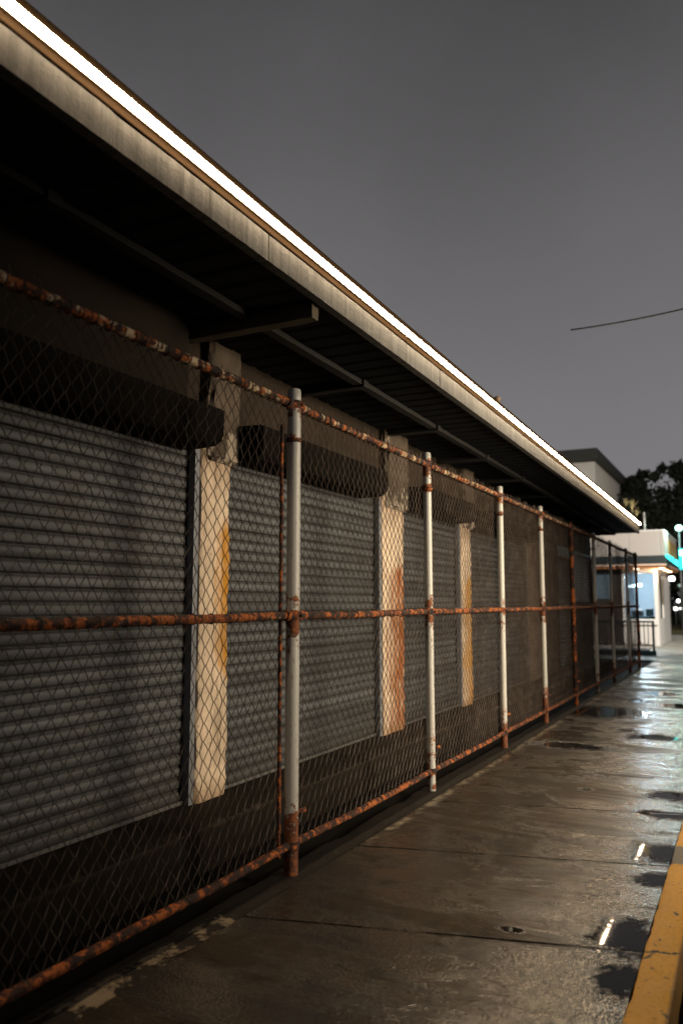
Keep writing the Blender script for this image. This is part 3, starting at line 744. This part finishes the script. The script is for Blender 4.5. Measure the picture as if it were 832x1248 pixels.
def tree(x, y, h, rad, label, seed):
    r = random.Random(seed)
    t = thing('leafy_tree', (x,y,0), label, 'tree', 'dark trees behind the kiosk')
    b = MB()
    b.tube([(x,y,-.2),(x+.1,y,h*.25),(x-.1,y+.1,h*.55),(x,y,h*.8)], [.28,.22,.15,.05], 8)
    limbs = []
    for i in range(9):
        a = r.uniform(0,6.28); z = h*r.uniform(.28,.6); e = Vector((x+math.cos(a)*rad*r.uniform(.5,.9), y+math.sin(a)*rad*r.uniform(.5,.9), z+h*r.uniform(.12,.34)))
        b.tube([(x,y,z),((x+e.x)/2,(y+e.y)/2,z+(e.z-z)*.35),tuple(e)], [.11,.07,.025], 6); limbs.append(e)
    b.build('trunk', M['bark'], t)
    c = MB(); cl = []
    for e in limbs: cl.append((e, rad*r.uniform(.22,.36)))
    for i in range(30):
        a = r.uniform(0,6.28); q = rad*math.sqrt(r.random()); zz = h*(.22+.74*r.random()); k = 1-.55*abs((zz/h-.55)/.45)**2
        cl.append((Vector((x+math.cos(a)*q*k, y+math.sin(a)*q*k, zz)), rad*r.uniform(.14,.30)))
    for i in range(7):
        a = r.uniform(0,6.28); q = rad*r.uniform(0,.7)
        cl.append((Vector((x+math.cos(a)*q, y+math.sin(a)*q, h*r.uniform(.93,1.02))), rad*r.uniform(.09,.16)))
    for (p, s) in cl:
        for i in range(int(190+240*s)):
            d = Vector((r.gauss(0,1),r.gauss(0,1),r.gauss(0,.8))); d = d.normalized()*s*(r.random()**.7)*r.choice((.8,1.,1.,1.5))
            q = p+d; u = Vector((r.gauss(0,1),r.gauss(0,1),r.gauss(0,1))).normalized(); v = u.cross(Vector((r.gauss(0,1),r.gauss(0,1),r.gauss(0,1)))).normalized()
            l = r.uniform(.10,.22)
            c.quad(tuple(q-u*l), tuple(q-v*l*.55), tuple(q+u*l), tuple(q+v*l*.55))
    c.build('crown', M['leaf'], t)
tree(-6.1, 56, 10.0, 2.2, 'dark tree with a notched crown right of the flat roofed house', 3)
tree(-3.6, 57, 10.6, 2.6, 'tallest dark tree behind the globe lamp', 8)
tree(-8.6, 58, 9.4, 2.1, 'shorter dark tree beside the house, above the tube end', 12)
tree(-.8, 60, 10.2, 2.7, 'dark tree at the right edge of the photo behind the sign', 21)
tree(3.2, 62, 10.4, 3., 'dark tree standing right of the sidewalk beyond the frame edge', 33)
# dark hedge closing the view
r = random.Random(5); b = MB()
for i in range(9000):
    x = r.uniform(-22,14); y = r.uniform(62.5,64.5); z = r.uniform(0,5.2+1.2*noise.noise(Vector((x*.4,0,0))))
    u = Vector((r.gauss(0,1),r.gauss(0,1),r.gauss(0,1))).normalized(); v = u.cross(Vector((r.gauss(0,1),r.gauss(0,1),r.gauss(0,1)))).normalized(); l = r.uniform(.2,.4)
    q = Vector((x,y,z)); b.quad(tuple(q-u*l), tuple(q-v*l*.6), tuple(q+u*l), tuple(q+v*l*.6))
tag(b.build('hedge', M['leaf']), kind='stuff', label='dark hedge massed behind the grass at the far end', cat='hedge')

def lamp(name, x, y, z, rad, m, label, cat='lamp', group='far lamps right of the kiosk', bar=False):
    t = thing(name, (x,y,0), label, cat, group)
    MB().tube([(x,y,-.15),(x,y,z-rad*.8)], .03, 8).build('pole', M['steel'], t)
    b = MB()
    if bar: b.tube([(x-rad*1.6,y,z),(x+rad*1.6,y,z)], rad*.7, 10)
    else: b.sphere((x,y,z), rad, 16, 10, .85)
    b.build('globe', m, t); return t
lamp('globe_lamp', -2.10, 31.2, 4.20, .125, M['lamp_globe'], 'bright mint white globe lamp above the teal sign', group=None)
lamp('street_lamp', -3.78, 47, 2.82, .17, M['lamp_w'], 'white oblong lamp just under the kiosk eave', bar=True)
lamp('street_lamp', -3.42, 48, 1.62, .10, M['lamp_w'], 'small round white lamp above a pair of lower lamps')
lamp('street_lamp', -3.60, 48.2, 1.19, .10, M['lamp_w'], 'low white lamp, brighter one of the low pair, on a pale post')
lamp('street_lamp', -3.38, 48.4, 1.20, .07, M['lamp_w'], 'low white lamp, fainter right one of the low pair')
lamp('street_lamp', -3.30, 47.5, 2.46, .09, mat_glow('dim_lamp_glow', (.6,.85,.75), .6), 'dim greenish lamp high between the sign and the round lamp')
cb = thing('red_cabinet', (-3.9, 46, 0), 'dark red roadside cabinet beside the kiosk wall', 'cabinet')
MB().box(-4.15,-3.72,45.8,46.2,-.1,.95).build('body', mat_plain('dark_brown_cabinet', (.05,.015,.012), .5), cb, bevel=.02)
MB().box(-4.17,-3.70,45.78,46.22,.952,1.22).build('cap', M['red'], cb, bevel=.06)

# overhead cable
b = MB(); p0 = Vector((-2.18,12,5.60)); p1 = Vector((3.5,11.2,6.35))
b.tube([tuple(p0.lerp(p1, i/24)-Vector((0,0,.28*4*(i/24)*(1-i/24)))) for i in range(25)], .011, 6)
tag(b.build('overhead_cable', M['cable']), 'thin dark overhead cable against the grey sky', 'cable')

# ------------------------------------------------------------------ light
world = bpy.data.worlds.new('World'); scene.world = world; world.use_nodes = True
nt = world.node_tree; nt.nodes.clear()
out = nt.nodes.new('ShaderNodeOutputWorld'); bg = nt.nodes.new('ShaderNodeBackground')
tc = nt.nodes.new('ShaderNodeTexCoord'); sx = nt.nodes.new('ShaderNodeSeparateXYZ'); rp = nt.nodes.new('ShaderNodeValToRGB')
nz = nt.nodes.new('ShaderNodeTexNoise'); nz.inputs['Scale'].default_value = 2.2; nz.inputs['Detail'].default_value = 8
ad = nt.nodes.new('ShaderNodeMath'); ad.operation = 'MULTIPLY_ADD'; ad.inputs[1].default_value = .24
sub = nt.nodes.new('ShaderNodeMath'); sub.operation = 'SUBTRACT'; sub.inputs[1].default_value = .5
nt.links.new(tc.outputs['Generated'], sx.inputs[0]); nt.links.new(tc.outputs['Generated'], nz.inputs['Vector'])
nt.links.new(nz.outputs['Fac'], sub.inputs[0]); nt.links.new(sub.outputs[0], ad.inputs[0]); nt.links.new(sx.outputs[2], ad.inputs[2])
e = rp.color_ramp.elements
e[0].position = 0.; e[0].color = (.215,.206,.214,1); e[1].position = .75; e[1].color = (.040,.040,.042,1)
for p, c in ((.22,.185),(.42,.136),(.60,.084)):
    q = e.new(p); q.color = (c,c*.965,c*1.0,1)
nt.links.new(ad.outputs[0], rp.inputs[0]); nt.links.new(rp.outputs[0], bg.inputs[0]); bg.inputs[1].default_value = 1.
nt.links.new(bg.outputs[0], out.inputs[0])

def light(name, kind, loc, energy, col, **kw):
    d = bpy.data.lights.new(name, kind); d.energy = energy; d.color = col
    for a, v in kw.items(): setattr(d, a, v)
    o = bpy.data.objects.new(name, d); COL.objects.link(o); o.location = loc; return o
def aim(o, p): o.rotation_euler = (Vector(p)-o.location).to_track_quat('-Z', 'Y').to_euler()
# unseen key spot standing in for light across the road, frame right
k = light('across_road_key', 'SPOT', (5.8, 7.2, 2.9), 7600, (1,.83,.60), spot_size=R(69), spot_blend=1., shadow_soft_size=1.7)
aim(k, (-2.4, 7.8, 1.9))
# unseen spot added to brighten the kiosk front and the house
k = light('added_kiosk_spot', 'SPOT', (3.0, 20, 6.0), 9500, (1,.90,.80), spot_size=R(74), spot_blend=.8, shadow_soft_size=.15)
aim(k, (-4.0, 32, 4.0))
light('globe_lamp_light', 'POINT', (-2.12, 30.9, 4.20), 120, (.62,1,.88), shadow_soft_size=.2)
light('kiosk_room_light', 'POINT', (-3.6, 32.2, 2.5), 280, (.75,.9,1), shadow_soft_size=.15)
light('kiosk_eave_light', 'POINT', (-2.66, 30.3, 2.62), 40, (1,.72,.45), shadow_soft_size=.06)
light('far_lamp_light', 'POINT', (-2.2, 46, 4.0), 160, (1,.85,.6), shadow_soft_size=.2)

# ------------------------------------------------------------------ camera
cd = bpy.data.cameras.new('camera'); cam = bpy.data.objects.new('camera', cd); COL.objects.link(cam); scene.camera = cam
cam.location = (0, 0, 1.5); cam.rotation_euler = (R(90+6.495), 0, R(26.77))
cd.sensor_fit = 'VERTICAL'; cd.sensor_height = 36; cd.lens = 975/1248*36; cd.clip_end = 2000; cd.clip_start = .05
cd.dof.use_dof = True; cd.dof.focus_distance = 5.2; cd.dof.aperture_fstop = 1.5

vs = scene.view_settings
vs.view_transform = 'Standard'; vs.look = 'None'; vs.exposure = 0; vs.gamma = 1; vs.use_curve_mapping = False
scene.cycles.use_denoising = True
scene.cycles.max_bounces = 6; scene.cycles.diffuse_bounces = 3; scene.cycles.glossy_bounces = 3; scene.cycles.transparent_max_bounces = 12
scene.cycles.sample_clamp_indirect = 4
